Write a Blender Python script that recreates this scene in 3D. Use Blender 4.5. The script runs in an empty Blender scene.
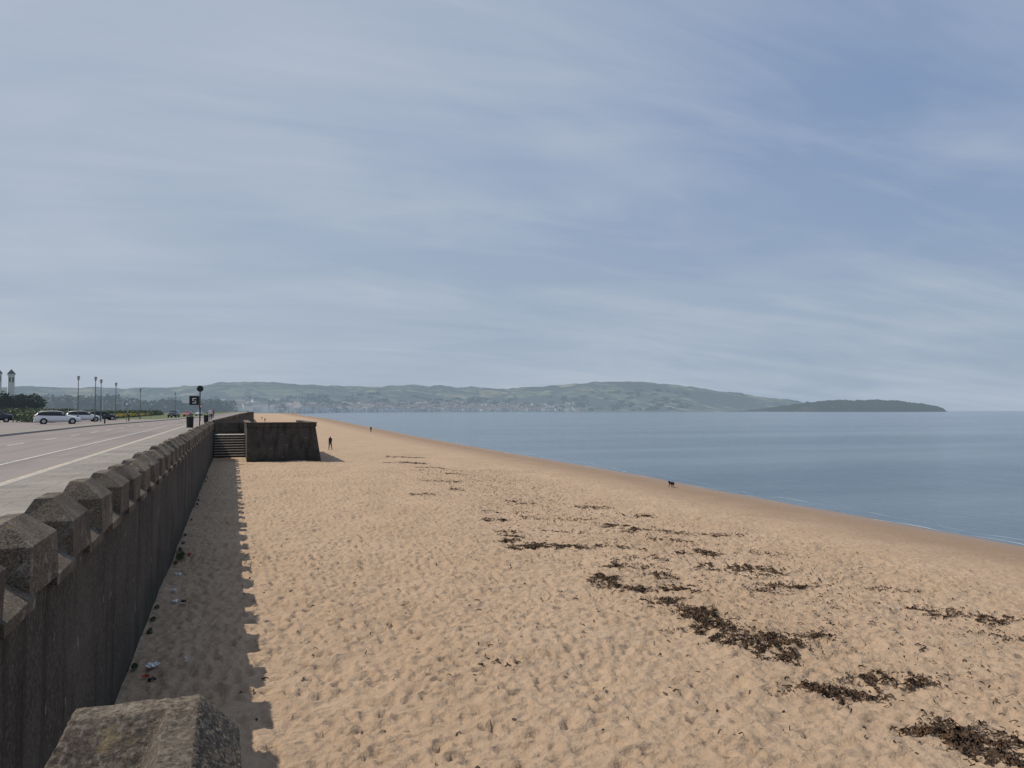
import bpy, bmesh, math, random
import numpy as np
from mathutils import Vector, noise as mnoise
random.seed(7); rng=np.random.default_rng(7)
R=math.radians
scene=bpy.context.scene
scene.view_settings.view_transform='Standard'
scene.view_settings.look='None'
scene.view_settings.exposure=0

# ------------------------------------------------------------ helpers
def link(o): scene.collection.objects.link(o); return o
def obj(name,verts,faces,mats=(),fm=None,smooth=False,parent=None,loc=None,rotz=0):
    me=bpy.data.meshes.new(name)
    me.from_pydata([tuple(v) for v in verts],[],[tuple(f) for f in faces]); me.update()
    for m in mats: me.materials.append(m)
    if fm is not None: me.polygons.foreach_set('material_index',np.array(fm,dtype=np.int32))
    if smooth: me.polygons.foreach_set('use_smooth',np.ones(len(me.polygons),dtype=bool))
    o=bpy.data.objects.new(name,me); link(o)
    if parent: o.parent=parent
    if loc: o.location=loc
    if rotz: o.rotation_euler=(0,0,rotz)
    return o
def np_obj(name,V,F,mats=(),smooth=False,fm=None):
    me=bpy.data.meshes.new(name); n=len(V); k=F.shape[1]
    me.vertices.add(n); me.vertices.foreach_set('co',V.astype(np.float32).ravel())
    me.loops.add(F.size); me.loops.foreach_set('vertex_index',F.astype(np.int32).ravel())
    me.polygons.add(len(F)); me.polygons.foreach_set('loop_start',np.arange(0,F.size,k,dtype=np.int32))
    me.polygons.foreach_set('loop_total',np.full(len(F),k,dtype=np.int32))
    for m in mats: me.materials.append(m)
    if fm is not None: me.polygons.foreach_set('material_index',fm.astype(np.int32))
    if smooth: me.polygons.foreach_set('use_smooth',np.ones(len(F),dtype=bool))
    me.update(calc_edges=True); me.validate()
    return link(bpy.data.objects.new(name,me))
def empty(name,loc=(0,0,0),rotz=0):
    e=bpy.data.objects.new(name,None); link(e); e.location=loc; e.rotation_euler=(0,0,rotz); return e
class MB:
    def __init__(s): s.v=[];s.f=[];s.m=[]
    def add(s,v,f,m=0):
        b=len(s.v); s.v+= [tuple(p) for p in v]; s.f+=[tuple(i+b for i in q) for q in f]; s.m+=[m]*len(f)
    def box(s,x0,x1,y0,y1,z0,z1,m=0):
        s.add([(x0,y0,z0),(x1,y0,z0),(x1,y1,z0),(x0,y1,z0),(x0,y0,z1),(x1,y0,z1),(x1,y1,z1),(x0,y1,z1)],
          [(3,2,1,0),(4,5,6,7),(0,1,5,4),(1,2,6,5),(2,3,7,6),(3,0,4,7)],m)
    def cyl(s,p0,p1,r0,r1,n=10,m=0):
        p0=Vector(p0);p1=Vector(p1);d=(p1-p0).normalized()
        a=d.orthogonal().normalized();b=d.cross(a)
        v=[];
        for p,r in((p0,r0),(p1,r1)):
            for i in range(n):
                t=2*math.pi*i/n; v.append(p+a*r*math.cos(t)+b*r*math.sin(t))
        f=[(i,(i+1)%n,n+(i+1)%n,n+i) for i in range(n)]+[tuple(range(n-1,-1,-1)),tuple(range(n,2*n))]
        s.add(v,f,m)
    def ball(s,c,rx,ry,rz,n=10,k=7,m=0):
        v=[];f=[]
        for j in range(k+1):
            ph=math.pi*j/k
            for i in range(n):
                t=2*math.pi*i/n
                v.append((c[0]+rx*math.sin(ph)*math.cos(t),c[1]+ry*math.sin(ph)*math.sin(t),c[2]+rz*math.cos(ph)))
        for j in range(k):
            for i in range(n):
                f.append((j*n+i,(j+1)*n+i,(j+1)*n+(i+1)%n,j*n+(i+1)%n))
        s.add(v,f,m)
    def make(s,name,mats,smooth=False,**k): return obj(name,s.v,s.f,mats,s.m,smooth,**k)

class NT:
    def __init__(s,mat): s.t=mat.node_tree; s.n=s.t.nodes; s.l=s.t.links
    def new(s,ty,**k):
        n=s.n.new(ty)
        for a,b in k.items(): n.inputs[a].default_value=b
        return n
    def k(s,a,b): s.l.new(a,b)
    def noise(s,vec,scale,detail=4,rough=.55,dist=0):
        n=s.new('ShaderNodeTexNoise',Scale=scale,Detail=detail,Roughness=rough,Distortion=dist); s.k(vec,n.inputs['Vector']); return n.outputs['Fac']
    def ramp(s,fac,stops):
        n=s.n.new('ShaderNodeValToRGB'); e=n.color_ramp.elements
        while len(e)<len(stops): e.new(.5)
        for i,(p,c) in enumerate(stops):
            e[i].position=p; e[i].color=(c if len(c)==4 else (*c,1)) if hasattr(c,'__len__') else (c,c,c,1)
        s.k(fac,n.inputs[0]); return n.outputs[0]
    def mix(s,fac,a,b,bt='MIX'):
        n=s.n.new('ShaderNodeMixRGB'); n.blend_type=bt
        for i,x in ((0,fac),(1,a),(2,b)):
            if hasattr(x,'links'): s.k(x,n.inputs[i])
            else: n.inputs[i].default_value=x if i==0 else (*x,1)
        return n.outputs[0]
    def math(s,op,a,b=0,c=0,clamp=False):
        n=s.n.new('ShaderNodeMath'); n.operation=op; n.use_clamp=clamp
        for i,x in enumerate((a,b,c)):
            if hasattr(x,'links'): s.k(x,n.inputs[i])
            else: n.inputs[i].default_value=x
        return n.outputs[0]
    def bump(s,h,strength,dist,nrm=None):
        n=s.new('ShaderNodeBump',Strength=strength,Distance=dist); s.k(h,n.inputs['Height'])
        if nrm: s.k(nrm,n.inputs['Normal'])
        return n.outputs[0]
def newmat(name):
    m=bpy.data.materials.new(name); m.use_nodes=True; t=NT(m); p=t.n['Principled BSDF']; 
    g=t.n.new('ShaderNodeNewGeometry'); return m,t,p,g.outputs['Position']
def simple(name,col,rough=.7,var=.25,scale=3,metal=0,bump=0,spec=.4):
    m,t,p,pos=newmat(name)
    f=t.noise(pos,scale,5)
    c=t.mix(f,tuple(x*(1-var) for x in col),tuple(min(1,x*(1+var)) for x in col))
    t.k(c,p.inputs['Base Color']); p.inputs['Roughness'].default_value=rough; p.inputs['Metallic'].default_value=metal
    p.inputs['Specular IOR Level'].default_value=spec
    if bump: t.k(t.bump(t.noise(pos,scale*6,6),1,bump),p.inputs['Normal'])
    return m
HAZE=(.285,.365,.455)  # aerial haze tint, emitted by the far surfaces themselves
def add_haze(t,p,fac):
    """aerial haze painted into a surface material: haze-coloured emission mixed in, fixed per object"""
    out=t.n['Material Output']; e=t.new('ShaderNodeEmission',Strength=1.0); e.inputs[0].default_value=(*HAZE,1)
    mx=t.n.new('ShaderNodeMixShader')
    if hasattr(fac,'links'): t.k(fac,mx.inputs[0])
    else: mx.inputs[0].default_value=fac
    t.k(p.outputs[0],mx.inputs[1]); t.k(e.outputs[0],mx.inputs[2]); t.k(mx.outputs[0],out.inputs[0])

def vnoise(x,y,seed=0):
    r=np.random.default_rng(seed); G=r.random((256,256))
    xi=np.floor(x).astype(int); yi=np.floor(y).astype(int); fx=x-xi; fy=y-yi
    fx=fx*fx*(3-2*fx); fy=fy*fy*(3-2*fy)
    a=G[xi%256,yi%256];b=G[(xi+1)%256,yi%256];c=G[xi%256,(yi+1)%256];d=G[(xi+1)%256,(yi+1)%256]
    return (a*(1-fx)+b*fx)*(1-fy)+(c*(1-fx)+d*fx)*fy
def fbm(x,y,o=4,seed=0):
    s=0;a=1;t=0
    for i in range(o): s=s+a*vnoise(x*2**i+13*i,y*2**i+7*i,seed+i); t+=a; a*=.5
    return s/t

# ------------------------------------------------------------ camera
CAMZ=4.5
cam=bpy.data.cameras.new('camera'); co=link(bpy.data.objects.new('camera',cam))
cam.lens=27; cam.sensor_width=36; cam.clip_start=.1; cam.clip_end=200000
co.location=(0,0,CAMZ); co.rotation_euler=(R(90+2.0),0,R(-20)); scene.camera=co

# ------------------------------------------------------------ light
sd=Vector((-2.3,1.7,3.5)).normalized()   # toward sun
elev=math.asin(sd.z); azr=math.atan2(sd.x,sd.y)
su=bpy.data.lights.new('sun','SUN'); su.energy=3.9; su.angle=R(.55); su.color=(1,.91,.79)
so=link(bpy.data.objects.new('sun',su)); so.rotation_euler=(-sd).to_track_quat('-Z','Y').to_euler(); so.location=(-20,20,40)
w=bpy.data.worlds.new('World'); scene.world=w; w.use_nodes=True
t=NT(w); bg=t.n['Background']
sky=t.n.new('ShaderNodeTexSky'); sky.sky_type='NISHITA'; sky.sun_disc=False; sky.sun_elevation=elev; sky.sun_rotation=azr
sky.air_density=1.0; sky.dust_density=1.0; sky.ozone_density=2.0
tc=t.n.new('ShaderNodeTexCoord'); sep=t.n.new('ShaderNodeSeparateXYZ'); t.k(tc.outputs['Generated'],sep.inputs[0])
zz=t.math('MAXIMUM',sep.outputs[2],0.0); zd=t.math('ADD',zz,.18)
px=t.math('DIVIDE',sep.outputs[0],zd); py=t.math('DIVIDE',sep.outputs[1],zd)
cmb=t.n.new('ShaderNodeCombineXYZ'); t.k(px,cmb.inputs[0]); t.k(py,cmb.inputs[1])
mp=t.n.new('ShaderNodeMapping'); mp.inputs['Rotation'].default_value=(0,0,R(60)); mp.inputs['Scale'].default_value=(.40,1.0,1); t.k(cmb.outputs[0],mp.inputs[0])
mp2=t.n.new('ShaderNodeMapping'); mp2.inputs['Rotation'].default_value=(0,0,R(46)); mp2.inputs['Scale'].default_value=(.35,1.3,1); mp2.inputs['Location'].default_value=(3,1,0); t.k(cmb.outputs[0],mp2.inputs[0])
n1=t.noise(mp.outputs[0],1.0,8,.56,1.1); n2=t.noise(cmb.outputs[0],.75,4,.5,.5); n3=t.noise(mp2.outputs[0],2.2,8,.58,1.4)
cl=t.math('ADD',t.math('ADD',t.math('MULTIPLY',n1,.5),t.math('MULTIPLY',n2,.5)),t.math('MULTIPLY',t.math('SUBTRACT',n3,.5),.30))
clf=t.ramp(cl,[(.41,0),(.50,.35),(.63,1)])
veil=t.mix(.72,sky.outputs[0],(2.55,3.75,6.2))
hz=t.ramp(zz,[(0,1),(.12,.66),(.36,0)])
base=t.mix(t.math('MULTIPLY',hz,.93),veil,(4.15,5.05,6.15))
sdn=t.n.new('ShaderNodeVectorMath'); sdn.operation='DOT_PRODUCT'; t.k(tc.outputs['Generated'],sdn.inputs[0]); sdn.inputs[1].default_value=tuple(sd)
glow=t.ramp(sdn.outputs['Value'],[(.05,0),(.85,.6)])
base=t.mix(glow,base,(5.7,6.25,6.9))
cloud=t.mix(t.math('MULTIPLY',clf,.60),base,(5.8,6.45,7.35))
t.k(cloud,bg.inputs[0]); bg.inputs[1].default_value=.086

# ------------------------------------------------------------ coast layout
SY=[-200,0,23,42,60,101,165,274,558,1131,2000]; SX=[31,31,31.4,32.4,34,35.5,38.6,46,65,90,160]
def shore(y): return np.interp(y,SY,SX)
WY=[-200,84,120,200,500,1200,2600]; WX=[-1.65,-1.65,.5,5,10,20,60]
def wallx(y): return np.interp(y,WY,WX)
SEA=-1.2
def bz(x,y):
    tt=x/shore(y)
    u=np.clip((tt-.15)/.85,0,2)
    return np.where(tt<1, SEA*u**1.25, SEA-(x-shore(y))*.06)

# ------------------------------------------------------------ materials: sand
m_sand,t,p,pos=newmat('sand')
at=t.n.new('ShaderNodeAttribute'); at.attribute_name='wet'; wet=at.outputs['Fac']
n=t.noise(pos,.22,6,.6); n3=t.noise(pos,2.2,6,.65); n4=t.noise(pos,60,3,.7)
dry=t.mix(t.ramp(n,[(.3,0),(.7,1)]),(.40,.285,.19),(.475,.35,.245)); dry=t.mix(t.ramp(n3,[(.42,0),(.72,.6)]),dry,(.33,.235,.155))
dry=t.mix(t.ramp(n4,[(.3,.3),(.6,0)]),dry,(.23,.17,.12))
dry=t.mix(t.ramp(t.noise(pos,.9,5,.7),[(.60,0),(.72,.35)]),dry,(.21,.145,.095))
wc=t.mix(n,(.28,.195,.13),(.23,.16,.11))
wn=t.math('ADD',wet,t.math('MULTIPLY',t.math('SUBTRACT',t.noise(pos,.35,5,.6),.5),.5),clamp=True)
c=t.mix(t.ramp(wn,[(.2,0),(.8,1)]),dry,wc); t.k(c,p.inputs['Base Color'])
rg=t.ramp(wet,[(.85,.95),(1,.45)]); t.k(rg,p.inputs['Roughness']); p.inputs['Specular IOR Level'].default_value=.25
vo=t.new('ShaderNodeTexVoronoi',Scale=4.2); vo.feature='SMOOTH_F1'; vo.inputs['Smoothness'].default_value=.4
ns_=t.n.new('ShaderNodeTexNoise'); ns_.inputs['Scale'].default_value=1.5; t.k(pos,ns_.inputs['Vector'])
wv=t.mix(.6,pos,ns_.outputs['Color'],'ADD'); t.k(wv,vo.inputs['Vector'])
h=t.math('ADD',t.math('MULTIPLY',vo.outputs['Distance'],.6),t.math('MULTIPLY',t.noise(pos,9,6,.65),.6))
inv=t.math('SUBTRACT',1,t.math('MULTIPLY',wet,.8))
b1=t.n.new('ShaderNodeBump'); b1.inputs['Distance'].default_value=.11; t.k(h,b1.inputs['Height']); t.k(inv,b1.inputs['Strength'])
b2=t.bump(t.noise(pos,90,3),.4,.006,b1.outputs[0]); t.k(b2,p.inputs['Normal'])

# beach mesh
ys=[-6.]
while ys[-1]<2000:
    y=ys[-1]; d=.04+.0043*max(0,y-3)
    if y>60: d*=1+ (y-60)*.02
    ys.append(y+min(d,60) if y>-1 else y+.25)
ys=np.array(ys)
xs=[0.]
while xs[-1]<42: xs.append(xs[-1]+.042+.0033*xs[-1])
cs=np.array(xs)/xs[-1]
nr,nc=len(ys),len(cs)
Y=np.repeat(ys[:,None],nc,1); x0=wallx(ys)-.25; x1=shore(ys)+9
X=x0[:,None]+(x1-x0)[:,None]*cs[None,:]
Z=bz(X,Y)
wetv=np.clip((X/shore(Y)-.64)/.33,0,1)
rough=np.clip(1-wetv*1.05,0.1,1)
Hn=(fbm(X*.5,Y*.5,3,3)-.5)*.22+(fbm(X*2.6,Y*2.6,3,9)-.5)*.09
near=np.clip((140-Y)/80,0,1)
Zd=np.zeros_like(Z)+Hn*near
def stamp(n,ya,yb,xa,xb,trail=False):
    for i in range(n):
        y0=ya+(yb-ya)*random.random(); xx=random.uniform(xa,xb); ang=random.gauss(math.pi/2,.7)
        steps=1 if not trail else random.randint(8,30)
        L=random.uniform(.10,.16); W=L*random.uniform(.42,.65); D=random.uniform(.022,.058)
        for s in range(steps):
            if trail:
                y_=y0+math.sin(ang)*.7*s; x_=xx+math.cos(ang)*.7*s+(.1 if s%2 else -.1)
            else: y_,x_=y0,xx
            i0,i1=np.searchsorted(ys,[y_-.34,y_+.34])
            if i1<=i0 or i1>=nr: continue
            ir=(i0+i1)//2; j0,j1=np.searchsorted(X[ir],[x_-.34,x_+.34])
            if j1-j0<2: continue
            dx=X[i0:i1,j0:j1]-x_; dy=Y[i0:i1,j0:j1]-y_
            a=(dx*math.cos(ang)+dy*math.sin(ang))/L; b=(-dx*math.sin(ang)+dy*math.cos(ang))/W
            r=np.sqrt(a*a+b*b)
            Zd[i0:i1,j0:j1]+= -D*np.exp(-r**3)+D*.45*np.exp(-((r-1.45)/.4)**2)
stamp(13000,1,26,-1.2,22); stamp(8000,26,60,-1,26); stamp(420,2,60,-1,29,True)
Z=Z+Zd*rough
V=np.stack([X,Y,Z],-1).reshape(-1,3)
I=np.arange(nr*nc).reshape(nr,nc)
F=np.stack([I[:-1,:-1],I[:-1,1:],I[1:,1:],I[1:,:-1]],-1).reshape(-1,4)
beach=np_obj('beach_sand_ground',V,F,[m_sand],True)
a=beach.data.attributes.new('wet','FLOAT','POINT'); a.data.foreach_set('value',wetv.astype(np.float32).ravel())

# ------------------------------------------------------------ sea
m_sea,t,p,pos=newmat('sea_water')
mpp=t.n.new('ShaderNodeMapping'); mpp.inputs['Rotation'].default_value=(0,0,R(25)); mpp.inputs['Scale'].default_value=(1,.35,1); t.k(pos,mpp.inputs[0])
mpb=t.n.new('ShaderNodeMapping'); mpb.inputs['Rotation'].default_value=(0,0,R(-20)); mpb.inputs['Scale'].default_value=(.25,1,1); t.k(pos,mpb.inputs[0])
big=t.noise(mpb.outputs[0],.035,6,.62); c=t.mix(t.ramp(big,[(.38,0),(.62,1)]),(.070,.115,.165),(.135,.19,.24)); t.k(c,p.inputs['Base Color'])
p.inputs['Roughness'].default_value=.12; p.inputs['IOR'].default_value=1.33
h=t.math('ADD',t.math('MULTIPLY',t.noise(mpp.outputs[0],1.6,6,.65,.3),1.2),t.math('MULTIPLY',t.noise(mpp.outputs[0],.25,3),1.8))
t.k(t.bump(h,.8,.22),p.inputs['Normal'])
ex=[-200,0,60,165,274,558,1131,2000,90000]
sv=[];sf=[]
for i,y in enumerate([-3000]+ex[1:]):
    sv.append((float(shore(y))-6,y,SEA)); sv.append((90000,y,SEA))
    if i: sf.append((2*i-2,2*i-1,2*i+1,2*i))
obj('sea_water',sv,sf,[m_sea])
m_foam=simple('foam',(.55,.57,.56),.6,.1)
for (off,amp,sd0) in ((0,.10,0),(1.6,.045,9.3)):
    fv=[];ff=[]; yy=14.
    while yy<160:
        a=.5+.5*math.sin(yy*.9+sd0)+random.uniform(-.3,.3); wd=max(0,a)*amp*max(0,min(1,4*(mnoise.noise((yy*.3+sd0,0,0))+.1)))
        xx=float(shore(yy))+.35*math.sin(yy*.31+sd0)+.15*math.sin(yy*1.1)-.1+off
        fv+=[(xx,yy,SEA+.012),(xx+wd,yy,SEA+.014)]; yy+=.35
    for i in range(len(fv)//2-1): ff.append((2*i,2*i+1,2*i+3,2*i+2))
    obj('sea_foam',fv,ff,[m_foam])

# ------------------------------------------------------------ land, promenade
m_grass=simple('grass',(.075,.10,.035),.9,.4,.3)
m_road,t,p,pos=newmat('asphalt')
n=t.noise(pos,.3,6,.6); n2=t.noise(pos,40,3)
c=t.mix(n,(.195,.165,.155),(.26,.225,.21)); c=t.mix(t.ramp(n2,[(.4,.35),(.6,0)]),c,(.10,.09,.09))
m4=t.n.new('ShaderNodeMapping'); m4.inputs['Scale'].default_value=(1.6,.03,1); t.k(pos,m4.inputs[0])
c=t.mix(t.ramp(t.noise(m4.outputs[0],1,4),[(.48,0),(.66,.55)]),c,(.12,.102,.097))
c=t.mix(t.ramp(t.noise(pos,.12,3),[(.56,0),(.58,.35)]),c,(.13,.115,.11)); t.k(c,p.inputs['Base Color']); p.inputs['Roughness'].default_value=.85
t.k(t.bump(n2,.4,.01),p.inputs['Normal'])
m_pave,t,p,pos=newmat('pavement_concrete')
n=t.noise(pos,.6,6,.65); n2=t.noise(pos,25,4)
c=t.mix(t.ramp(n,[(.35,0),(.65,1)]),(.20,.178,.155),(.31,.28,.245)); c=t.mix(t.ramp(n2,[(.42,.4),(.6,0)]),c,(.13,.12,.11))
br=t.n.new('ShaderNodeTexBrick'); br.inputs['Scale'].default_value=1; br.inputs['Brick Width'].default_value=.9; br.inputs['Row Height'].default_value=.6; br.inputs['Mortar Size'].default_value=.012; br.inputs['Color1'].default_value=(1,1,1,1); br.inputs['Color2'].default_value=(.86,.86,.86,1); br.inputs['Mortar'].default_value=(.5,.5,.5,1); t.k(pos,br.inputs['Vector'])
c=t.mix(1,c,br.outputs[0],'MULTIPLY'); t.k(c,p.inputs['Base Color']); p.inputs['Roughness'].default_value=.9
t.k(t.bump(n2,.5,.01),p.inputs['Normal'])
m_kerb=simple('kerb_stone',(.34,.32,.30),.85,.2,2)
def worn(name,col):
    m,t,p,pos=newmat(name); t.k(t.mix(t.ramp(t.noise(pos,5,6,.75),[(.42,.8),(.56,0)]),col,(.22,.20,.19)),p.inputs[0]); p.inputs['Roughness'].default_value=.8; return m
m_white=worn('road_paint_white',(.60,.60,.58)); m_yel=worn('road_paint_yellow',(.58,.47,.24))
PZ=3.1; RZ=2.98
gv=[];gf=[]
gy=[-3000,-200,84,120,200,500,1200,2600,9000]
for i,y in enumerate(gy):
    xx=float(wallx(y))-.3; gv+=[(-60000,y,2.9),(xx,y,2.9)]
    if i: gf.append((2*i-2,2*i-1,2*i+1,2*i))
obj('ground',gv,gf,[m_grass])
def strip(name,off0,off1,z,mat,y0=-60,y1=900,th=0):
    yl=[y0]+[y for y in (84,100,120,160,200,300,500) if y0<y<y1]+[y1]; mb=MB()
    for a,b in zip(yl[:-1],yl[1:]):
        wa=float(wallx(a));wb=float(wallx(b))
        if th==0: mb.add([(wa+off0,a,z),(wa+off1,a,z),(wb+off1,b,z),(wb+off0,b,z)],[(0,1,2,3)])
        else:
            mb.add([(wa+off0,a,z-th),(wa+off1,a,z-th),(wb+off1,b,z-th),(wb+off0,b,z-th),(wa+off0,a,z),(wa+off1,a,z),(wb+off1,b,z),(wb+off0,b,z)],
              [(4,5,6,7),(0,1,5,4),(1,2,6,5),(2,3,7,6),(3,0,4,7)])
    return mb.make(name,[mat])
strip('pavement',-2.35,-.48,PZ,m_pave,th=.22)
strip('kerb',-2.5,-2.352,PZ+.004,m_kerb,th=.22)
strip('road',-11.2,-2.52,RZ,m_road)
strip('kerb',-11.35,-11.202,PZ,m_kerb,th=.22)
strip('pavement',-13.4,-11.352,PZ-.004,m_pave,th=.2)
strip('car_park',-48,-13.42,RZ+.02,m_road,y0=30,y1=150)
strip('yellow_line',-2.72,-2.64,RZ+.004,m_yel); strip('yellow_line',-2.92,-2.84,RZ+.004,m_yel)
strip('white_line',-4.52,-4.42,RZ+.004,m_white)
y=-10
mb=MB()
while y<260:
    wx=float(wallx(y)); mb.add([(wx-7.6,y,RZ+.004),(wx-7.48,y,RZ+.004),(wx-7.48,y+3,RZ+.004),(wx-7.6,y+3,RZ+.004)],[(0,1,2,3)]); y+=7
y=34
while y<146:
    mb.add([(-19,y,RZ+.025),(-15.1,y,RZ+.025),(-15.1,y+.12,RZ+.025),(-19,y+.12,RZ+.025)],[(0,1,2,3)]); y+=2.6
mb.make('road_markings',[m_white])

# ------------------------------------------------------------ sea wall
m_wall,t,p,pos=newmat('sea_wall_render')
n=t.noise(pos,.8,7,.65); n2=t.noise(pos,22,5,.7)
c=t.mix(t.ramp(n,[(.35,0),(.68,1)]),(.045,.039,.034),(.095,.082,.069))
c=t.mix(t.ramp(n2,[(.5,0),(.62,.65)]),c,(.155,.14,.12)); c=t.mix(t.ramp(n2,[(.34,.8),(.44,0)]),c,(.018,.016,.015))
m4=t.n.new('ShaderNodeMapping'); m4.inputs['Scale'].default_value=(1,1.2,.12); t.k(pos,m4.inputs[0])
c=t.mix(t.ramp(t.noise(m4.outputs[0],2.2,5,.6),[(.5,0),(.68,.75)]),c,(.022,.020,.017))
c=t.mix(t.ramp(t.noise(pos,3.1,3,.5),[(.68,0),(.72,.6)]),c,(.25,.23,.20))
# wall colour darker and greener towards the foot, edge broken by noise
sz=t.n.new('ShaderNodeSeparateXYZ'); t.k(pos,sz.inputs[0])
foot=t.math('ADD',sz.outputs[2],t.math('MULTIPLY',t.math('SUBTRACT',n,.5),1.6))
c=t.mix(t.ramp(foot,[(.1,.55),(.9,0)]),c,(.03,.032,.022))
t.k(c,p.inputs['Base Color']); p.inputs['Roughness'].default_value=.92; p.inputs['Specular IOR Level'].default_value=.2
t.k(t.bump(n2,.9,.03,t.bump(n,.6,.08)),p.inputs['Normal'])
m_cope,t,p,pos=newmat('coping_stone')
n=t.noise(pos,2.2,6,.65); n2=t.noise(pos,45,5,.75)
c=t.mix(t.ramp(n,[(.35,0),(.65,1)]),(.09,.070,.052),(.19,.155,.118))
c=t.mix(t.ramp(n2,[(.52,0),(.60,.7)]),c,(.31,.27,.22)); c=t.mix(t.ramp(n2,[(.38,.85),(.46,0)]),c,(.035,.03,.025))
c=t.mix(t.ramp(t.noise(pos,9,4,.6),[(.62,0),(.68,.5)]),c,(.34,.26,.13))
c=t.mix(t.ramp(t.noise(pos,5,6,.7),[(.56,0),(.62,.5)]),c,(.36,.35,.31))
c=t.mix(t.ramp(t.noise(pos,.7,3,.5),[(.4,.5),(.6,0)]),c,(.06,.05,.042))
t.k(c,p.inputs['Base Color']); p.inputs['Roughness'].default_value=.92; p.inputs['Specular IOR Level'].default_value=.2
t.k(t.bump(n2,.9,.018,t.bump(t.noise(pos,12,4),.6,.03)),p.inputs['Normal'])

def merlon(mb,y0,y1,zt=3.54,xf=-1.60,xb=-2.13,zb=2.9):
    h=.16; zs=zt-.22+random.uniform(-.02,.02); zt+=random.uniform(-.03,.03)
    xr0=xf-.24; xr1=xb+.12
    v=[(xf,y0,zb),(xf,y1,zb),(xb,y1,zb),(xb,y0,zb),(xf,y0,zs),(xf,y1,zs),(xb,y1,zs),(xb,y0,zs),
       (xr0,y0+h,zt),(xr0,y1-h,zt),(xr1,y1-h,zt),(xr1,y0+h,zt)]
    v=[(a+random.uniform(-.022,.022),b+random.uniform(-.03,.03),c+random.uniform(-.012,.012)) for a,b,c in v]
    mb.add(v,[(0,1,5,4),(1,2,6,5),(2,3,7,6),(3,0,4,7),(4,5,9,8),(5,6,10,9),(6,7,11,10),(7,4,8,11),(8,9,10,11)],1)
mb=MB()
mb.box(-2.12,-1.65,-20,78,-1,2.92)
y=-3.45; PER=1.85
while y<76.5:
    merlon(mb,y+random.uniform(-.03,.03),y+1.0+random.uniform(-.04,.04))
    a,b=y+.93,y+PER+.07
    v=[(-1.58,a,2.8),(-1.58,b,2.8),(-2.10,b,2.8),(-2.10,a,2.8),(-1.58,a,2.9),(-1.58,b,2.9),(-1.88,b,3.10),(-1.88,a,3.10),(-2.10,b,3.14),(-2.10,a,3.14)]
    mb.add(v,[(0,1,5,4),(4,5,6,7),(7,6,8,9),(2,3,9,8),(3,0,4,7,9),(1,2,8,6,5),(3,2,1,0)],1)
    y+=PER
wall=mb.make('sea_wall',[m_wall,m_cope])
mb=MB()
mb.box(-1.64,-.06,-3,2.98,-1,2.95,0)
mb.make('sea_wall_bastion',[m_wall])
def near_stone():
    bm=bmesh.new()
    out=[(-.58,3.16),(.04,3.16),(.04,2.0),(-.30,2.0),(-.30,2.76),(-.58,2.76)]
    top=[(-.50,3.08),(-.10,3.08),(-.10,2.06),(-.20,2.06),(-.20,2.96),(-.50,2.96)]
    lv=[[bm.verts.new((x,y,z)) for x,y in out] for z in (2.952,3.29)]
    tv=[bm.verts.new((x,y,3.46)) for x,y in top]
    rings=[lv[0],lv[1],tv]
    for a,b in zip(rings[:-1],rings[1:]):
        for i in range(6):
            j=(i+1)%6; bm.faces.new((a[j],a[i],b[i],b[j]))
    bm.faces.new((tv[4],tv[3],tv[2],tv[1])); bm.faces.new((tv[5],tv[4],tv[1],tv[0]))
    bmesh.ops.triangulate(bm,faces=bm.faces[:])
    for k in range(7):
        es=[e for e in bm.edges if e.calc_length()>.014]
        if not es: break
        bmesh.ops.subdivide_edges(bm,edges=es,cuts=1)
        bmesh.ops.triangulate(bm,faces=[f for f in bm.faces if len(f.verts)>3])
    bmesh.ops.smooth_vert(bm,verts=bm.verts[:],factor=.4,use_axis_x=True,use_axis_y=True,use_axis_z=True)
    bm.normal_update()
    for v in bm.verts:
        c=v.co; n=mnoise.fractal(c*6,.9,2,3)*.006+mnoise.fractal(c*50,.8,2,3)*.0045
        v.co=c+v.normal*n
    me=bpy.data.meshes.new('coping_stone'); bmesh.ops.recalc_face_normals(bm,faces=bm.faces[:]); bm.to_mesh(me); bm.free()
    me.materials.append(m_cope)
    for p_ in me.polygons: p_.use_smooth=True
    link(bpy.data.objects.new('coping_stone',me))
near_stone()

# stairs + landing
mb=MB()
NSTEP=9; RS=.235
for i in range(NSTEP):
    z=RS*(i+1); y0=79+.38*i
    mb.box(-1.62,1.2,y0,y0+.38,-.6,z-.07,0); mb.box(-1.62,1.2,y0-.03,y0+.349,z-.068,z,1)
yl_=79+.38*NSTEP
mb.box(-1.62,1.2,yl_,85.2,-.6,RS*NSTEP-.07,0); mb.box(-1.62,1.2,yl_-.03,85.2,RS*NSTEP-.068,RS*NSTEP,1)
mb.box(-1.62,1.2,85.202,85.7,-.6,3.3,0)
m_step=simple('step_concrete',(.38,.35,.31),.9,.2,3)
mb.make('beach_steps',[m_wall,m_step])
mb=MB(); mb.box(-2.12,-1.68,78.002,84,-1,2.3); mb.make('sea_wall',[m_wall])
mb=MB()
def batter(mb,x0,x1,y0,y1,z0,z1,b,m=0):
    mb.add([(x0-0*b,y0-b,z0),(x1+b,y0-b,z0),(x1+b,y1,z0),(x0,y1,z0),(x0,y0,z1),(x1,y0,z1),(x1,y1,z1),(x0,y1,z1)],
     [(4,5,6,7),(0,1,5,4),(1,2,6,5),(2,3,7,6),(3,0,4,7)],m)
batter(mb,1.25,7.2,72.5,90,-.6,3.05,.55)
mb.box(1.2,7.28,72.42,72.9,3.05,3.4,0); mb.box(6.8,7.28,72.902,90,3.05,3.4,0); mb.box(1.2,1.6,72.902,90,3.05,3.4,0)
mb.box(1.12,7.34,72.36,72.95,3.402,3.47,1)
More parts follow.
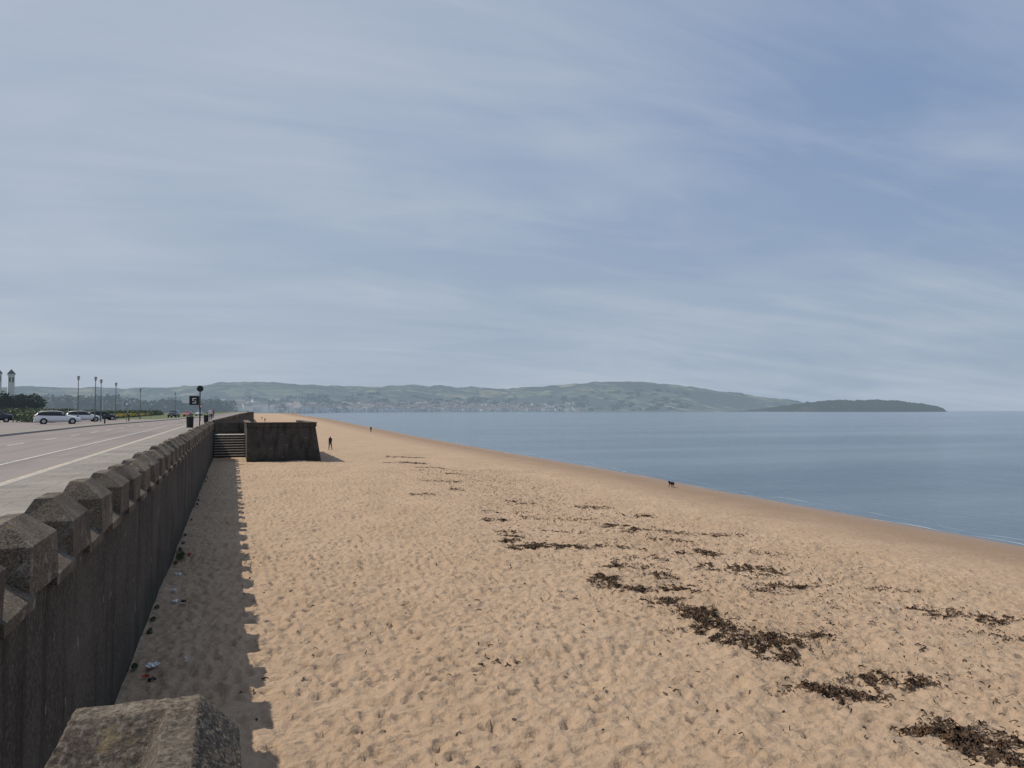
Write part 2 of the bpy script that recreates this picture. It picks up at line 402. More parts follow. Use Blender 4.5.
mb.box(6.75,7.34,72.952,90,3.402,3.47,1); mb.box(1.14,1.65,72.952,90,3.402,3.47,1)
mb.make('sea_wall_platform',[m_wall,m_cope])
mb=MB()
yl=[85.71,92,100,110,120,140,160,180,200,300,500,800,1200,2000]
for a,b in zip(yl[:-1],yl[1:]):
    wa,wb=float(wallx(a)),float(wallx(b)); ta=np.interp(a,[85,140,200,201],[3.1,3.6,3.9,3.4]); tb=np.interp(b,[85,140,200,201],[3.1,3.6,3.9,3.4])
    mb.add([(wa-.45,a,-1),(wa+.02,a,-1),(wb+.02,b,-1),(wb-.45,b,-1),(wa-.45,a,ta),(wa,a,ta),(wb,b,tb),(wb-.45,b,tb)],
      [(4,5,6,7),(0,1,5,4),(1,2,6,5),(2,3,7,6),(3,0,4,7)],0)
y=86
while y<198:
    wx=float(wallx(y+.5)); tz=float(np.interp(y,[85,140,200],[3.1,3.6,3.9])); mb.box(wx-.46,wx+.03,y,y+1.0,tz-.05,tz+.42,1); y+=1.85
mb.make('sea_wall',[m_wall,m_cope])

# ------------------------------------------------------------ seaweed
m_weed,t,p,pos=newmat('seaweed')
c=t.mix(t.ramp(t.noise(pos,5,4),[(.35,0),(.65,1)]),(.020,.013,.008),(.10,.056,.028)); t.k(c,p.inputs['Base Color']); p.inputs['Roughness'].default_value=.65; p.inputs['Specular IOR Level'].default_value=.25
CL=[(10.2,24.5,1.3,1),(9.5,25.7,0.36,0.6),(10.7,31.5,0.48,0.3),(15.8,63.7,1.1,0.4),(16.2,57.2,0.77,0.3),(10.0,41.6,0.66,0.2),(12.8,45.1,0.43,0.2),(14.2,37.6,0.63,0.25),(9.7,27.8,0.58,0.2),(9.7,19.5,0.42,0.8),(11.2,20.7,0.52,0.5),(11.6,19.6,0.58,0.4),(10.1,17.9,0.4,0.8),(11.1,17.9,0.67,0.6),(10.0,15.4,0.51,1),(9.7,14.0,0.43,1),(9.7,13.1,0.61,1),(9.9,12.3,0.44,1),(14.9,22.5,0.86,0.6),(14.5,20.1,1.09,0.45),(14.6,17.6,0.56,0.5),(14.9,19.0,0.6,0.3),(15.0,28.8,0.84,0.4),(15.6,27.6,0.81,0.3),
(18.2,32.6,.72,.25),(17.3,35.8,1.0,.2),(15.5,25.1,.75,.2),(11.67,13.1,.3,.6),(10.3,13.3,.23,.4),(9.5,10.3,.52,1),(10.6,10.6,.35,.5),(11.1,10.3,.32,.5),(9.9,8.4,.6,1),(9.85,7.85,.55,1),(9.97,7.4,.4,1),(10.6,6.9,.5,.7),
(16.5,14.7,.5,.3),(16.6,13.8,.73,.25),(17.3,13.3,.6,.3),(16,12,.33,.3),(4.6,13.2,.36,.08),(13.6,31.8,1.5,.10),(17.7,26.5,1.6,.12),(17.1,16.8,.85,.10),
(9.9,16.5,.45,.9),(9.5,18.6,.35,.6),(9.8,14.7,.35,1),(10.4,12.8,.4,.6),(12.8,24,.9,.15),(12.5,21.7,.7,.2),(13.2,17.2,.5,.15),(12.4,28,.8,.12),(9.7,26.9,.4,.3),(13.5,51,1.2,.15),(12,34,1.0,.1),(18,22,.9,.12),(15,70,1.8,.2),(17,80,2.2,.2)]
pts=[]
for (cx,cy,rw,dn) in CL:
    ns_=max(4,int(rw*15))
    for k in range(ns_):
        u=random.uniform(-1,1)*rw; v_=random.gauss(0,.15*rw+.08)
        sx=cx+u*.94+v_*.34; sy=cy-u*.34+v_*.94+ random.gauss(0,.08)
        m=int(105*dn*random.uniform(.2,1.6)*(1 if rw<1.5 else 1.3)); s=random.uniform(.03,.19); q_=random.uniform(0,math.pi)
        for q in range(m):
            g1=random.gauss(0,s*1.9); g2=random.gauss(0,s*.5); pts.append((sx+g1*math.cos(q_)-g2*math.sin(q_),sy+g1*math.sin(q_)+g2*math.cos(q_)))
for k in range(4500):
    y_=random.uniform(6,62); x_=random.gauss(12.5+.07*y_,2.6); pts.append((x_,y_))
for k in range(350): pts.append((random.uniform(0,10),random.uniform(4,30)))
pts=np.array(pts)
def beach_h(x,y):
    i=np.clip(np.searchsorted(ys,y),1,nr-1); u=(x-x0[i])/(x1[i]-x0[i]); j=np.clip(np.searchsorted(cs,u),1,nc-1); return Z[i,j]
hz_=beach_h(pts[:,0],pts[:,1]); N=len(pts)
ang=rng.uniform(0,2*math.pi,N); L=rng.uniform(.015,.07,N); W=rng.uniform(.004,.016,N)
dx,dy=np.cos(ang),np.sin(ang); lift=rng.uniform(0,.045,N); curl=rng.uniform(-.9,.9,N)
A=np.stack([pts[:,0]-dx*L,pts[:,1]-dy*L,hz_+.004],-1); B=np.stack([pts[:,0],pts[:,1],hz_+.01+lift],-1)
C=np.stack([pts[:,0]+np.cos(ang+curl)*L,pts[:,1]+np.sin(ang+curl)*L,hz_+.004+lift*.3],-1)
sd_=np.stack([-dy*W,dx*W,rng.uniform(-.01,.015,N)],-1)
V=np.stack([A-sd_,A+sd_,B-sd_,B+sd_,C-sd_,C+sd_],1).reshape(-1,3)
b_=np.arange(N)[:,None]*6
F=np.concatenate([b_+np.array([[0,2,3,1]]),b_+np.array([[2,4,5,3]])])
np_obj('seaweed',V,F,[m_weed])

# ------------------------------------------------------------ foliage masses
def leaf_mass(name,blobs,mat,leaf,per):
    Vs=[]
    for (x,y,z,rx,ry,rz) in blobs:
        n=per; d=rng.normal(size=(n,3)); d/=np.linalg.norm(d,axis=1)[:,None]; r=rng.uniform(.6,1.08,n)[:,None]
        c=np.array([x,y,z])+d*r*np.array([rx,ry,rz]); 
        a=rng.normal(size=(n,3)); a/=np.linalg.norm(a,axis=1)[:,None]; b=np.cross(a,rng.normal(size=(n,3))); b/=np.linalg.norm(b,axis=1)[:,None]
        s=leaf*rng.uniform(.6,1.4,(n,1)); Vs.append(np.stack([c-a*s-b*s*.5,c+a*s-b*s*.6,c+a*s*.7+b*s*.6,c-a*s*.8+b*s*.6],1))
    V=np.concatenate(Vs).reshape(-1,3); F=np.arange(len(V)).reshape(-1,4)
    return np_obj(name,V,F,[mat])
def leafmat(name,c0,c1,haze,sc):
    m,t,p,pos=newmat(name); f=t.ramp(t.noise(pos,sc,4,.6),[(.35,0),(.65,1)])
    t.k(t.mix(f,c0,c1),p.inputs['Base Color']); p.inputs['Roughness'].default_value=.8
    if haze: add_haze(t,p,haze)
    return m
def ray(deg,d):
    a=R(deg); return d*math.sin(a),d*math.cos(a)
bl=[]
for i in range(520):
    az=random.uniform(-16,3.4); d=random.uniform(650,1700)*(1 if az<-1 else 1.2); x,y=ray(az,d)
    if x>wallx(y)-25: continue
    s=random.uniform(3,6.5)*(.7+.9*float(vnoise(np.array(az*1.3),np.array(3.),5)))*d/1000
    for k in range(5): bl.append((x+random.gauss(0,s*.9),y+random.gauss(0,s),2.9+s*random.uniform(.5,1.6),s*.75,s*.75,s*.6))
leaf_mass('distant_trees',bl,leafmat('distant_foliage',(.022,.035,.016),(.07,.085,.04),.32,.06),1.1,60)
bl=[]
for i in range(330):
    y=random.uniform(84,330); x=-23+random.gauss(0,1.2)-(y-84)*.02
    if y>112: bl.append((x,y,3.4+random.uniform(0,.5),1.0,1.2,.8))
for i in range(200):
    x=random.uniform(-75,-26); y=152+random.gauss(0,1.5); bl.append((x,y,3.6,1.6,1.2,1.3))
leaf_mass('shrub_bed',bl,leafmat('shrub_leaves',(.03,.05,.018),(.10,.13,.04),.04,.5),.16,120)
bl=[]
for i in range(28): 
    y=random.uniform(135,220); bl.append((-20.5+random.gauss(0,.6),y,3.7,.5,.8,.3))
leaf_mass('yellow_flowers',bl,leafmat('yellow_petals',(.45,.34,.05),(.5,.42,.1),.0,.5),.07,45)
bl=[]
for i in range(170):
    x=random.uniform(-66,-36.5); y=176+random.gauss(0,.9); bl.append((x,y,random.uniform(3.6,7.4),1.5,1.1,.95))
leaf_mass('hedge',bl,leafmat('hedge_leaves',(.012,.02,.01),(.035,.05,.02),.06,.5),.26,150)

# ------------------------------------------------------------ hills
def hillmat(name,cols,haze,scale):
    m,t,p,pos=newmat(name)
    mp_=t.n.new('ShaderNodeMapping'); mp_.inputs['Scale'].default_value=(1,.45,1); mp_.inputs['Rotation'].default_value=(0,0,R(20)); t.k(pos,mp_.inputs[0])
    vo=t.new('ShaderNodeTexVoronoi',Scale=scale); t.k(mp_.outputs[0],vo.inputs['Vector'])
    sp=t.n.new('ShaderNodeSeparateXYZ'); t.k(vo.outputs['Color'],sp.inputs[0])
    c=t.ramp(sp.outputs[0],[(i/(len(cols)-1),c_) for i,c_ in enumerate(cols)])
    v2=t.new('ShaderNodeTexVoronoi',Scale=scale); v2.feature='DISTANCE_TO_EDGE'; t.k(mp_.outputs[0],v2.inputs['Vector'])
    c=t.mix(t.ramp(v2.outputs[0],[(.03,.9),(.09,0)]),c,(.02,.032,.02))
    c=t.mix(t.ramp(t.noise(mp_.outputs[0],scale*.6,7,.7),[(.48,0),(.52,.9)]),c,(.02,.03,.02))
    c=t.mix(t.ramp(t.noise(pos,scale*2.5,5,.65),[(.48,0),(.6,.7)]),c,(.028,.04,.025))
    t.k(c,p.inputs['Base Color']); p.inputs['Roughness'].default_value=.95; p.inputs['Specular IOR Level'].default_value=.1
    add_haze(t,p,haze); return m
GREENS=[(.065,.08,.04),(.14,.155,.08),(.09,.11,.055),(.27,.24,.13),(.16,.175,.09),(.07,.09,.05)]
hx=np.linspace(-24,43,900)
RA=[-24,-18.5,-8,-5.2,-2.1,.5,4.6,8,11.7,16,19.1,23.6,26.5,29.5,33.8,37.9,40.9,42.3,43]
RH=[130,150,170,190,215,255,246,228,234,222,212,236,281,270,212,130,77,15,-10]
prof=np.interp(hx,RA,RH); k_=np.ones(9)/9; prof=np.convolve(np.pad(prof,4,'edge'),k_,'valid')
prof=prof+ (fbm(hx*1.3,hx*0+2,3,77)-.5)*22*np.clip(prof/120,0,1)+(fbm(hx*9,hx*0+5,3,78)-.5)*7*np.clip((215-prof)/60,0,1)*np.clip(prof/60,0,1)
CA=[-24,2,4.6,8,12,20,26,35,43]; CD=[1500,1500,1800,2600,3200,4000,4500,5500,6600]
coast=np.interp(hx,CA,CD)
rows=np.concatenate([np.linspace(0,1,90),[1.1,1.3,1.7]])
AZ=np.repeat(hx[None,:],len(rows),0); Wt=np.repeat(rows[:,None],len(hx),1)
D=coast[None]+(7200-coast[None])*Wt
XX=D*np.sin(np.radians(AZ)); YY=D*np.cos(np.radians(AZ))
shape=np.where(Wt<1,Wt**1.25,1-(Wt-1)*1.2)
nz=fbm(XX/900,YY/900,4,21)-.5; nz2=fbm(XX/200,YY/200,3,31)-.5
ZH=prof[None]*shape+ (nz*130*np.clip(Wt*2.2,0,1)*np.clip((1.05-Wt)*3,0.03,1)+nz2*26*np.clip(Wt*2,0,1)) *np.clip(prof[None]/150,0,1)+3*np.clip(prof[None]/40,-1,1)-np.clip(.012-Wt,0,1)*400
V=np.stack([XX,YY,ZH],-1).reshape(-1,3); I=np.arange(len(rows)*len(hx)).reshape(len(rows),len(hx))
F=np.stack([I[:-1,:-1],I[:-1,1:],I[1:,1:],I[1:,:-1]],-1).reshape(-1,4)
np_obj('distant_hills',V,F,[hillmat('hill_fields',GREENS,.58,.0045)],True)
def hill_z(az_,d):
    j=int(np.clip(np.searchsorted(hx,az_),0,len(hx)-1)); u=(d-coast[j])/(7200-coast[j]); return float(np.interp(u,rows,ZH[:,j]))
az=np.linspace(35.5,49.6,260)
prof2=np.interp(az,[35.5,36.5,38.2,40.6,42.5,44.4,46.2,48,48.9,49.3,49.5,49.6],[-3,2,24,58,80,76,72,56,38,22,2,-8])
prof2=prof2+(fbm(az*4,az*0+1,3,91)-.5)*14*np.clip(prof2/50,0,1)
rw_=np.linspace(0,1,26); AZ=np.repeat(az[None],26,0); Wt=np.repeat(rw_[:,None],len(az),1)
D=5300+1100*Wt; XX=D*np.sin(np.radians(AZ)); YY=D*np.cos(np.radians(AZ))
ZZ=prof2[None]*np.clip(Wt*3.5,0,1)**.5*(1-.5*Wt**3)*(1+.12*(fbm(XX/120,YY/120,4,5)-.5)*2)-2*(Wt<.02)
V=np.stack([XX,YY,ZZ],-1).reshape(-1,3); I=np.arange(26*len(az)).reshape(26,len(az))
F=np.stack([I[:-1,:-1],I[:-1,1:],I[1:,1:],I[1:,:-1]],-1).reshape(-1,4)
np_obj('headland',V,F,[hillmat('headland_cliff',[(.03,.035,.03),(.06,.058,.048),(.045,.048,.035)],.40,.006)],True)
bl=[]
for i in range(620):
    a_=random.uniform(1,33); d=float(np.interp(a_,CA,CD))+60+random.random()**1.5*1500
    if vnoise(np.array(a_*1.7),np.array(d/350.),11)<.48: continue
    x,y=ray(a_,d); s=random.uniform(7,13); bl.append((x,y,hill_z(a_,d)+s*.5,s*2.6,s*1.6,s))
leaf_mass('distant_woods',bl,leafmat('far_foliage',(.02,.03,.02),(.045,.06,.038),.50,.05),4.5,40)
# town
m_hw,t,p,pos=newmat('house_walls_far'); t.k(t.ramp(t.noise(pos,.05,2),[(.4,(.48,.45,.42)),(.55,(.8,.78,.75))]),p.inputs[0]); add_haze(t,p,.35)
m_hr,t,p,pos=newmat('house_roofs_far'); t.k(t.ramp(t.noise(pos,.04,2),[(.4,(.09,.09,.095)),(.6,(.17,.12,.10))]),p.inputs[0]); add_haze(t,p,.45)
mb=MB()
def house(mb,x,y,z,w_,l,h,ang):
    ca,sa=math.cos(ang),math.sin(ang)
    T=lambda a,b,c:(x+a*ca-b*sa,y+a*sa+b*ca,z+c)
    w2,l2=w_/2,l/2
    v=[T(-l2,-w2,-8),T(l2,-w2,-8),T(l2,w2,-8),T(-l2,w2,-8),T(-l2,-w2,h),T(l2,-w2,h),T(l2,w2,h),T(-l2,w2,h),T(-l2,0,h+w_*.42),T(l2,0,h+w_*.42)]
    mb.add(v,[(0,1,5,4),(2,3,7,6),(1,2,6,9,5),(3,0,4,8,7)],0); mb.add(v,[(4,5,9,8),(6,7,8,9)],1)
for i in range(900):
    a_=random.choice([random.uniform(3,25),random.uniform(7,23),random.uniform(7,23),random.uniform(-14,6)]); wv_=random.random()**2
    d=float(np.interp(a_,CA,CD))+25+wv_*700
    x,y=ray(a_,d); house(mb,x,y,max(hill_z(a_,d),2)+1,random.uniform(9,13),random.uniform(12,38),random.uniform(7,12),-R(a_)+random.uniform(-.5,.5))
mb.make('distant_town_houses',[m_hw,m_hr])

# ------------------------------------------------------------ pavilion with towers
m_pw=simple('white_render',(.72,.72,.70),.8,.08,.5); m_slate=simple('slate',(.10,.11,.13),.6,.2,1); m_gl=simple('dark_glass',(.02,.025,.03),.15,.1,1)
e=empty('pavilion',(-84.6,349,0),R(18))
mb=MB(); mb.box(-30,0,-8,14,2.9,12); mb.make('hall',[m_pw],parent=e)
mb=MB(); mb.add([(-31,-9,12.01),(1,-9,12.01),(1,15,12.01),(-31,15,12.01),(-26,3,15),(-4,3,15)],[(0,1,5,4),(1,2,5),(2,3,4,5),(3,0,4)]); mb.make('roof',[m_slate],parent=e)
for (tx,ty) in ((2.6,-6),(-1.9,-9.6),(-31,-9.4),(-31,15)):
    mb=MB(); mb.box(tx-1.1,tx+1.1,ty-1.1,ty+1.1,2.9,18.3,0); mb.box(tx-1.3,tx+1.3,ty-1.3,ty+1.3,18.3,18.7,0)
    for s in(-.5,.5): mb.box(tx+s-.2,tx+s+.2,ty-1.13,ty-1.102,15.5,17.5,2)
    mb.add([(tx-1.4,ty-1.4,18.71),(tx+1.4,ty-1.4,18.71),(tx+1.4,ty+1.4,18.71),(tx-1.4,ty+1.4,18.71),(tx,ty,20.6)],[(0,1,4),(1,2,4),(2,3,4),(3,0,4),(3,2,1,0)],1)
    mb.make('tower',[m_pw,m_slate,m_gl],parent=e)

# ------------------------------------------------------------ cars
m_tyre=simple('tyre',(.02,.02,.02),.9,.2); m_rim=simple('wheel_rim',(.45,.45,.46),.35,.1,metal=.7); m_lamp=simple('tail_lamp',(.35,.02,.015),.3,.1); m_hl=simple('head_lamp',(.7,.7,.72),.15,.05)
def paint(name,col): 
    m=simple(name,col,.28,.04,1); m.node_tree.nodes['Principled BSDF'].inputs['Coat Weight'].default_value=.5; return m
def car(name,loc,rot,pm,L=4.3,Wd=1.76,Hh=1.5,kind='hatch'):
    e=empty(name,loc,rot)
    if kind=='hatch':
        st=[(0,.72,.55,.55),(.015,.86,.62,.62),(.05,.94,.72,.73),(.14,.98,.82,.86),(.25,1,.90,.98),(.31,1,.93,1.06),(.42,1,.94,1.40),(.50,1,.95,1.48),(.65,1,.96,1.50),(.80,1,.98,1.46),(.90,.99,1.0,1.38),(.96,.95,1.0,1.12),(.99,.92,.98,1.0),(1,.84,.62,.62)]
    else:
        st=[(0,.72,.6,.6),(.015,.9,.75,.75),(.04,.95,.95,.97),(.18,1,1.05,1.10),(.23,1,1.07,1.16),(.33,1,1.08,1.62),(.42,1,1.08,1.72),(.7,1,1.08,1.74),(.92,1,1.08,1.70),(.985,.98,1.08,1.2),(1,.95,1.0,1.0)]
    v=[];f=[];fm=[]
    hw=Wd/2
    for (s,wf,bz_,rz_) in st:
        x=-L/2+L*s; ww=hw*wf; zr=rz_*Hh/1.5 if kind=='hatch' else rz_; g=max(0,(rz_-bz_))
        rw=ww-(.06+g*.42)
        v+=[(x,-ww*.94,.24),(x,-ww,.5),(x,-ww*.985,bz_-.02),(x,-rw,zr-.03),(x,-rw*.55,zr+.01),(x,rw*.55,zr+.01),(x,rw,zr-.03),(x,ww*.985,bz_-.02),(x,ww,.5),(x,ww*.94,.24)]
    K=10
    for i in range(len(st)-1):
        g0=st[i][3]-st[i][2]; g1=st[i+1][3]-st[i+1][2]
        for j in range(K-1):
            f.append((i*K+j,i*K+j+1,(i+1)*K+j+1,(i+1)*K+j)); m=0
            if j in(2,6) and min(g0,g1)>.1: m=1
            if j in(3,4,5) and abs(st[i][3]-st[i+1][3])>.2 and max(g0,g1)>.3: m=1
            fm.append(m)
        f.append((i*K+9,i*K,(i+1)*K,(i+1)*K+9)); fm.append(0)
    f.append(tuple(range(K))); fm.append(0); f.append(tuple(range((len(st)-1)*K+K-1,(len(st)-1)*K-1,-1))); fm.append(0)
    obj('body',v,f,[pm,m_gl],fm,True,parent=e)
    mb=MB()
    for sx in(-L*.31,L*.30):
        for sy in(-1,1):
            yo=sy*(hw-.19); 
            mb.cyl((sx,yo,.32),(sx,sy*(hw+.012),.32),.37,.37,20,2)
            mb.cyl((sx,yo,.315),(sx,sy*(hw+.02),.315),.315,.315,20,0)
            mb.cyl((sx,yo,.315),(sx,sy*(hw+.03),.315),.20,.19,14,1)
    mb.make('wheels',[m_tyre,m_rim,m_gl],parent=e)
    mb=MB()
    for sy in(-1,1):
        mb.ball((-L/2+.16,sy*hw*.72,.66),.14,.2,.09,8,6,1); mb.ball((L/2-.07,sy*hw*.82,.86),.07,.11,.16,8,6,0)
        mb.ball((-L*.17,sy*(hw+.09),1.0),.07,.1,.07,8,6,2)
        mb.box(-.11*L,-.095*L,sy*hw*.86-.02,sy*hw*.86+.02,.95,1.42,2)
    mb.box(-L/2-.01,-L/2+.05,-.26,.26,.38,.49,1); mb.box(L/2-.06,L/2+.01,-.26,.26,.55,.66,1)
    mb.make('lamps_and_mirrors',[m_lamp,m_hl,pm],parent=e)
CZ=RZ+.02
pw=paint('white_paint',(.78,.78,.78)); pd=paint('dark_paint',(.03,.035,.045)); ps=paint('silver_paint',(.4,.41,.42)); pr=paint('red_paint',(.35,.03,.03))
car('parked_car',(-18.7,100,CZ),R(194),pw,4.6)
car('parked_car',(-19.5,121,CZ),R(200),pw,4.5)
car('parked_car',(-29.5,118,CZ),R(195),pd,4.7,1.9,1.6,'suv')
car('parked_car',(-35,126,CZ),R(10),ps,4.3)
car('parked_car',(-12.6,192,CZ),R(80),pd,4.3,1.8,1.5,'suv')
car('parked_car',(-11.4,226,RZ),R(86),pr,4.2)
car('parked_car',(-9.9,262,RZ),R(85),ps,4.2)
car('parked_car',(-19.6,138,CZ),R(200),pd,4.3)

# ------------------------------------------------------------ street furniture
m_pole=simple('galvanised_steel',(.16,.17,.17),.5,.1,metal=.3); m_blk=simple('black_paint',(.012,.012,.013),.4,.2); m_lg=simple('lamp_glass',(.40,.41,.40),.3,.05); m_sw=simple('sign_white',(.7,.7,.7),.5,.05); m_sb=simple('sign_blue',(.02,.10,.35),.5,.05)
def lamp(loc,h=6.0,rot=0):
    e=empty('street_lamp',loc,rot)
    mb=MB(); mb.cyl((0,0,0),(0,0,1.1),.10,.09,10); mb.cyl((0,0,1.1),(0,0,h-.3),.06,.045,10); mb.cyl((0,0,h-.3),(0,0,h-.22),.12,.14,10)
    mb.make('column',[m_pole],parent=e)
    mb=MB(); mb.cyl((0,0,h-.22),(0,0,h+.12),.12,.19,10,0); mb.cyl((0,0,h+.12),(0,0,h+.24),.23,.04,10,1)
    mb.make('lantern',[m_lg,m_blk],parent=e)
for (x,y,h) in ((-19,114,5.9),(-17.3,116,5.9),(-17.2,120,5.7),(-17,133,5.7),(-15.8,155,5.4),(-13.8,215,6),(-11,300,6)):
    lamp((x,y,2.95),h,R(20))
def flagpole(loc,h): 
    e=empty('flagpole',loc); mb=MB(); mb.cyl((0,0,0),(0,0,h),.06,.03,8); mb.ball((0,0,h+.06),.07,.07,.07,8,5); mb.make('pole',[m_sw],parent=e)
for i in range(2): flagpole((-24-i*1.5,170+i*42,2.95),5.6+random.random())
e=empty('sign_post',(-2.62,71.2,PZ))
mb=MB(); mb.cyl((0,0,0),(0,0,3.4),.045,.045,10); mb.make('pole',[m_blk],parent=e)
mb=MB(); mb.cyl((0,.03,3.3),(0,-.03,3.3),.27,.27,20,0); mb.cyl((0,-.031,3.3),(0,-.036,3.3),.2,.2,20,1); mb.make('round_sign',[m_blk,m_blk],parent=e)
mb=MB(); mb.box(-.85,-.06,-.03,.03,1.9,2.68,0)
for (a,b,c_,d) in ((-.60,-.30,2.42,2.49),(-.60,-.53,2.28,2.419),(-.60,-.32,2.25,2.279),(-.36,-.30,2.11,2.249),(-.60,-.30,2.04,2.109)): mb.box(a,b,-.036,-.031,c_,d,1)
mb.make('square_sign',[m_blk,m_sw],parent=e)
def litter_bin(loc):
    e=empty('litter_bin',loc); mb=MB(); mb.cyl((0,0,0),(0,0,.85),.26,.29,16); mb.cyl((0,0,.85),(0,0,.9),.32,.32,16); 
    for i in range(4):
        a_=math.pi/4+i*math.pi/2; mb.cyl((.26*math.cos(a_),.26*math.sin(a_),.9),(.26*math.cos(a_),.26*math.sin(a_),1.08),.02,.02,6)
    mb.cyl((0,0,1.08),(0,0,1.2),.33,.12,16); mb.make('bin_body',[m_blk],parent=e)
litter_bin((-3.3,69.3,PZ)); litter_bin((-2.9,98,PZ))
def bollard(loc,mt):
    e=empty('bollard',loc); mb=MB(); mb.cyl((0,0,0),(0,0,.85),.08,.065,10); mb.ball((0,0,.9),.085,.085,.08,10,6); mb.make('post',[mt],parent=e)
for y in (95,116): bollard((-13.2,y,PZ),m_blk)
def tsign(loc,h,mt):
    e=empty('traffic_sign',loc); mb=MB(); mb.cyl((0,0,0),(0,0,h),.035,.035,8,0); mb.cyl((0,-.02,h-.3),(0,-.045,h-.3),.3,.3,18,1); mb.cyl((0,-.046,h-.3),(0,-.05,h-.3),.21,.21,18,2); mb.make('sign',[m_pole,mt,m_sw],parent=e)
tsign((-13,112,PZ),2.6,m_sb); tsign((-4.6,128,PZ-.1),2.5,m_lamp); tsign((-16,176,PZ-.1),2.6,m_sb)

# ------------------------------------------------------------ people and dog
def skin_obj(name,verts,edges,rad,mats,matfn,loc,rotz=0,scale=1,root=0):
    me=bpy.data.meshes.new(name); me.from_pydata(verts,edges,[]); me.update()
    o=link(bpy.data.objects.new(name,me)); md=o.modifiers.new('s','SKIN'); sb=o.modifiers.new('sub','SUBSURF'); sb.levels=1; sb.render_levels=1
    for i,sv_ in enumerate(me.skin_vertices[0].data): sv_.radius=rad[i] if hasattr(rad[i],'__len__') else (rad[i],rad[i]); sv_.use_root=(i==root)
    dg=bpy.context.evaluated_depsgraph_get(); dg.update(); m2=bpy.data.meshes.new_from_object(o.evaluated_get(dg)); o.modifiers.clear(); o.data=m2
    m2.materials.clear()
    for m in mats: m2.materials.append(m)
    for p_ in m2.polygons: p_.material_index=matfn(p_.center); p_.use_smooth=True
    o.location=loc; o.rotation_euler=(0,0,rotz); o.scale=(scale,)*3; return o
m_skin=simple('skin',(.45,.28,.2),.6,.1); m_hair=simple('hair',(.04,.025,.015),.7,.2); 
def person(loc,rotz,top,leg,scale=1,stride=1.):
    v=[];ed=[];rad=[]
    def a(p_,r,par=None):
        v.append(p_); rad.append(r); 
        if par is not None: ed.append((par,len(v)-1))
        return len(v)-1
    pel=a((0,0,.93),(.16,.12)); wa=a((0,.01,1.08),(.145,.11),pel); ch=a((0,.03,1.30),(.18,.13),wa); nk=a((0,.05,1.47),.065,ch); hd=a((0,.07,1.56),.08,nk); ht=a((0,.06,1.68),.09,hd)
    nose=a((0,.16,1.60),.018,hd)
    for s,ph in((-1,stride),(1,-stride)):
        hp=a((s*.09,0,.87),.10,pel); kn=a((s*.1,ph*.12+.03,.48),.07,hp); an=a((s*.1,ph*.2-.04,.09),.045,kn); to=a((s*.11,ph*.2+.14,.04),.037,an)
        sh=a((s*.185,.03,1.40),.062,ch); el=a((s*.25,-ph*.1,1.13),.046,sh); wr=a((s*.25,-ph*.16+.09,.89),.03,el); hn=a((s*.25,-ph*.17+.12,.83),.034,wr)
        for k in range(4): a((s*.25+(k-1.5)*.008,-ph*.17+.10+.02*k,.745+.006*abs(k-1.5)),.008,hn)
        a((s*.22,-ph*.17+.16,.80),.009,hn)
    def mf(c):
        if c.z>1.50: return 3 if (c.z>1.64 or c.y<.03) else 2
        if abs(c.x)>.21 and c.z<.92: return 2
        if c.z<.07: return 3
        return 0 if c.z>.93 else 1
    return skin_obj('person',v,ed,rad,[top,leg,m_skin,m_hair],mf,loc,rotz,scale)
m_t1=simple('jacket_navy',(.02,.025,.05),.8,.2); m_t2=simple('trousers_dark',(.03,.03,.035),.8,.2); m_t3=simple('shirt_red',(.35,.05,.04),.8,.2); m_t4=simple('shirt_white',(.6,.6,.6),.8,.1)
def gz(x,y): return float(beach_h(np.array([x]),np.array([y]))[0])
person((10.9,92.5,gz(10.9,92.5)),R(25),m_t1,m_t2,.97,.9)
person((32.5,192,gz(32.5,192)),R(20),m_t2,m_t2,.9,.4)
person((14.5,420,gz(14.5,420)),R(200),m_t3,m_t2,1); person((12.6,330,gz(12.6,330)),R(20),m_t2,m_t2,1)
person((-2.9,118,PZ),R(180),m_t4,m_t2,1,.5); person((-3.3,150,PZ),R(180),m_t3,m_t2,1,.5)
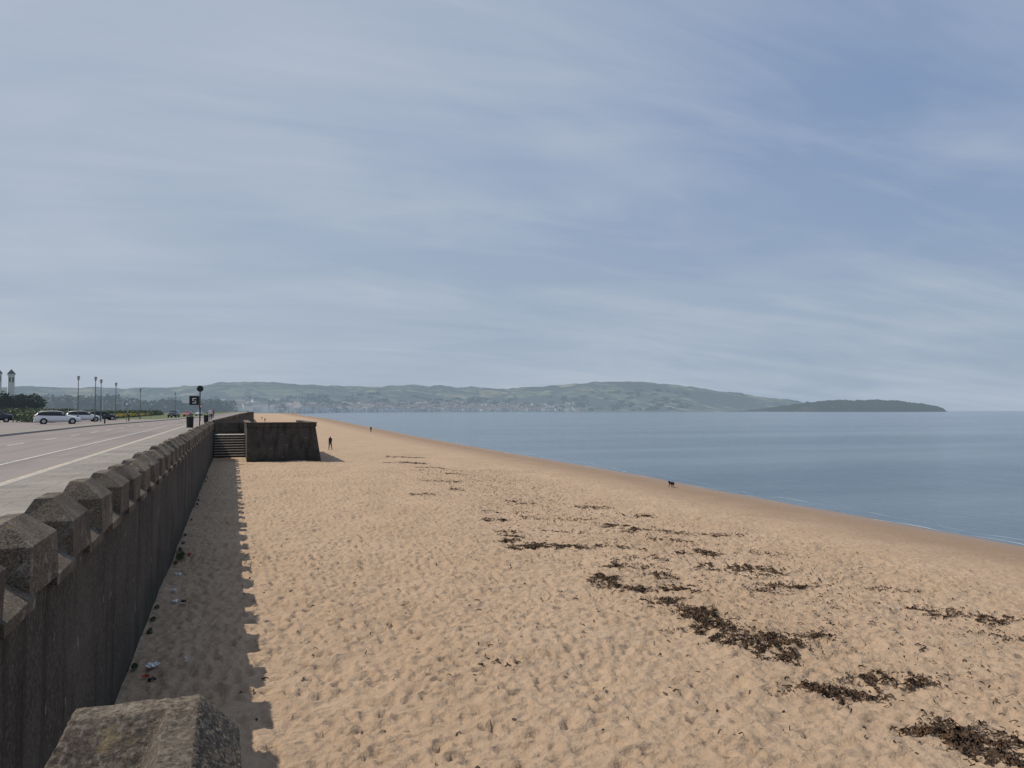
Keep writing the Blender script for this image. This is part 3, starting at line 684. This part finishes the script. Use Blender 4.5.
def dog(loc,rotz,sc):
    v=[];ed=[];rad=[]
    def a(p_,r,par=None):
        v.append(p_); rad.append(r)
        if par is not None: ed.append((par,len(v)-1))
        return len(v)-1
    hip=a((-.28,0,.45),(.12,.12)); mid=a((-.02,0,.45),(.115,.12),hip); che=a((.22,0,.45),(.13,.16),mid); nk=a((.36,0,.53),.09,che); hd=a((.46,0,.60),.085,nk); sn=a((.56,0,.56),.05,hd); ns_=a((.63,0,.55),.032,sn)
    t1=a((-.42,0,.46),.035,hip); t2=a((-.52,0,.38),.03,t1); a((-.60,0,.34),.018,t2)
    for s,k in((-1,.05),(1,-.06)):
        sh=a((.22,s*.09,.38),.06,che); el=a((.18+k,s*.1,.26),.042,sh); wr=a((.23+k,s*.1,.12),.03,el); a((.25+k,s*.1,.03),.03,wr)
        th=a((-.29,s*.09,.36),.075,hip); kn=a((-.22-k,s*.1,.27),.05,th); ho=a((-.36-k,s*.1,.16),.03,kn); ft=a((-.33-k,s*.1,.04),.028,ho); a((-.29-k,s*.1,.03),.028,ft)
        a((.44,s*.07,.67),.025,hd)
    return skin_obj('dog',v,ed,rad,[m_blk],lambda c:0,loc,rotz,sc)
dog((30,48.6,gz(30,48.6)),R(205),.72)

# ------------------------------------------------------------ litter & weeds at wall foot
m_lr=simple('litter_red',(.5,.06,.05),.5,.1); m_lw=simple('litter_white',(.75,.75,.75),.5,.05)
def litter(x,y,s,mt):
    z=gz(x,y); n=7; v=[];f=[]
    for i in range(n):
        for j in range(n): v.append((x+(i/(n-1)-.5)*s+random.uniform(-.02,.02),y+(j/(n-1)-.5)*s*.8+random.uniform(-.02,.02),z+.02+random.uniform(0,.08)))
    for i in range(n-1):
        for j in range(n-1): f.append((i*n+j,(i+1)*n+j,(i+1)*n+j+1,i*n+j+1))
    obj('litter',v,f,[mt])
for (x,y,s,mt) in ((-1.25,14.9,.22,m_lw),(-1.32,14.4,.10,m_lr),(-1.2,14.2,.12,m_blk),(-1.2,19.7,.16,m_lw),(-1.3,20.8,.12,m_lw),(-1.0,19.4,.10,m_blk),(-1.35,23,.16,m_lw),(-.7,14.8,.05,m_lw),(-1.2,26,.1,m_lr)):
    litter(x,y,s,mt)
bl=[(-1.5+random.uniform(0,.12),25+random.uniform(0,1.2),.08,.10,.2,.09) for i in range(6)]+[(-1.55+random.uniform(0,.05),random.uniform(8,60),.04,.05,.12,.05) for i in range(14)]
leaf_mass('wall_foot_weeds',bl,leafmat('weed_leaves',(.04,.06,.02),(.09,.11,.04),0,3),.022,50)
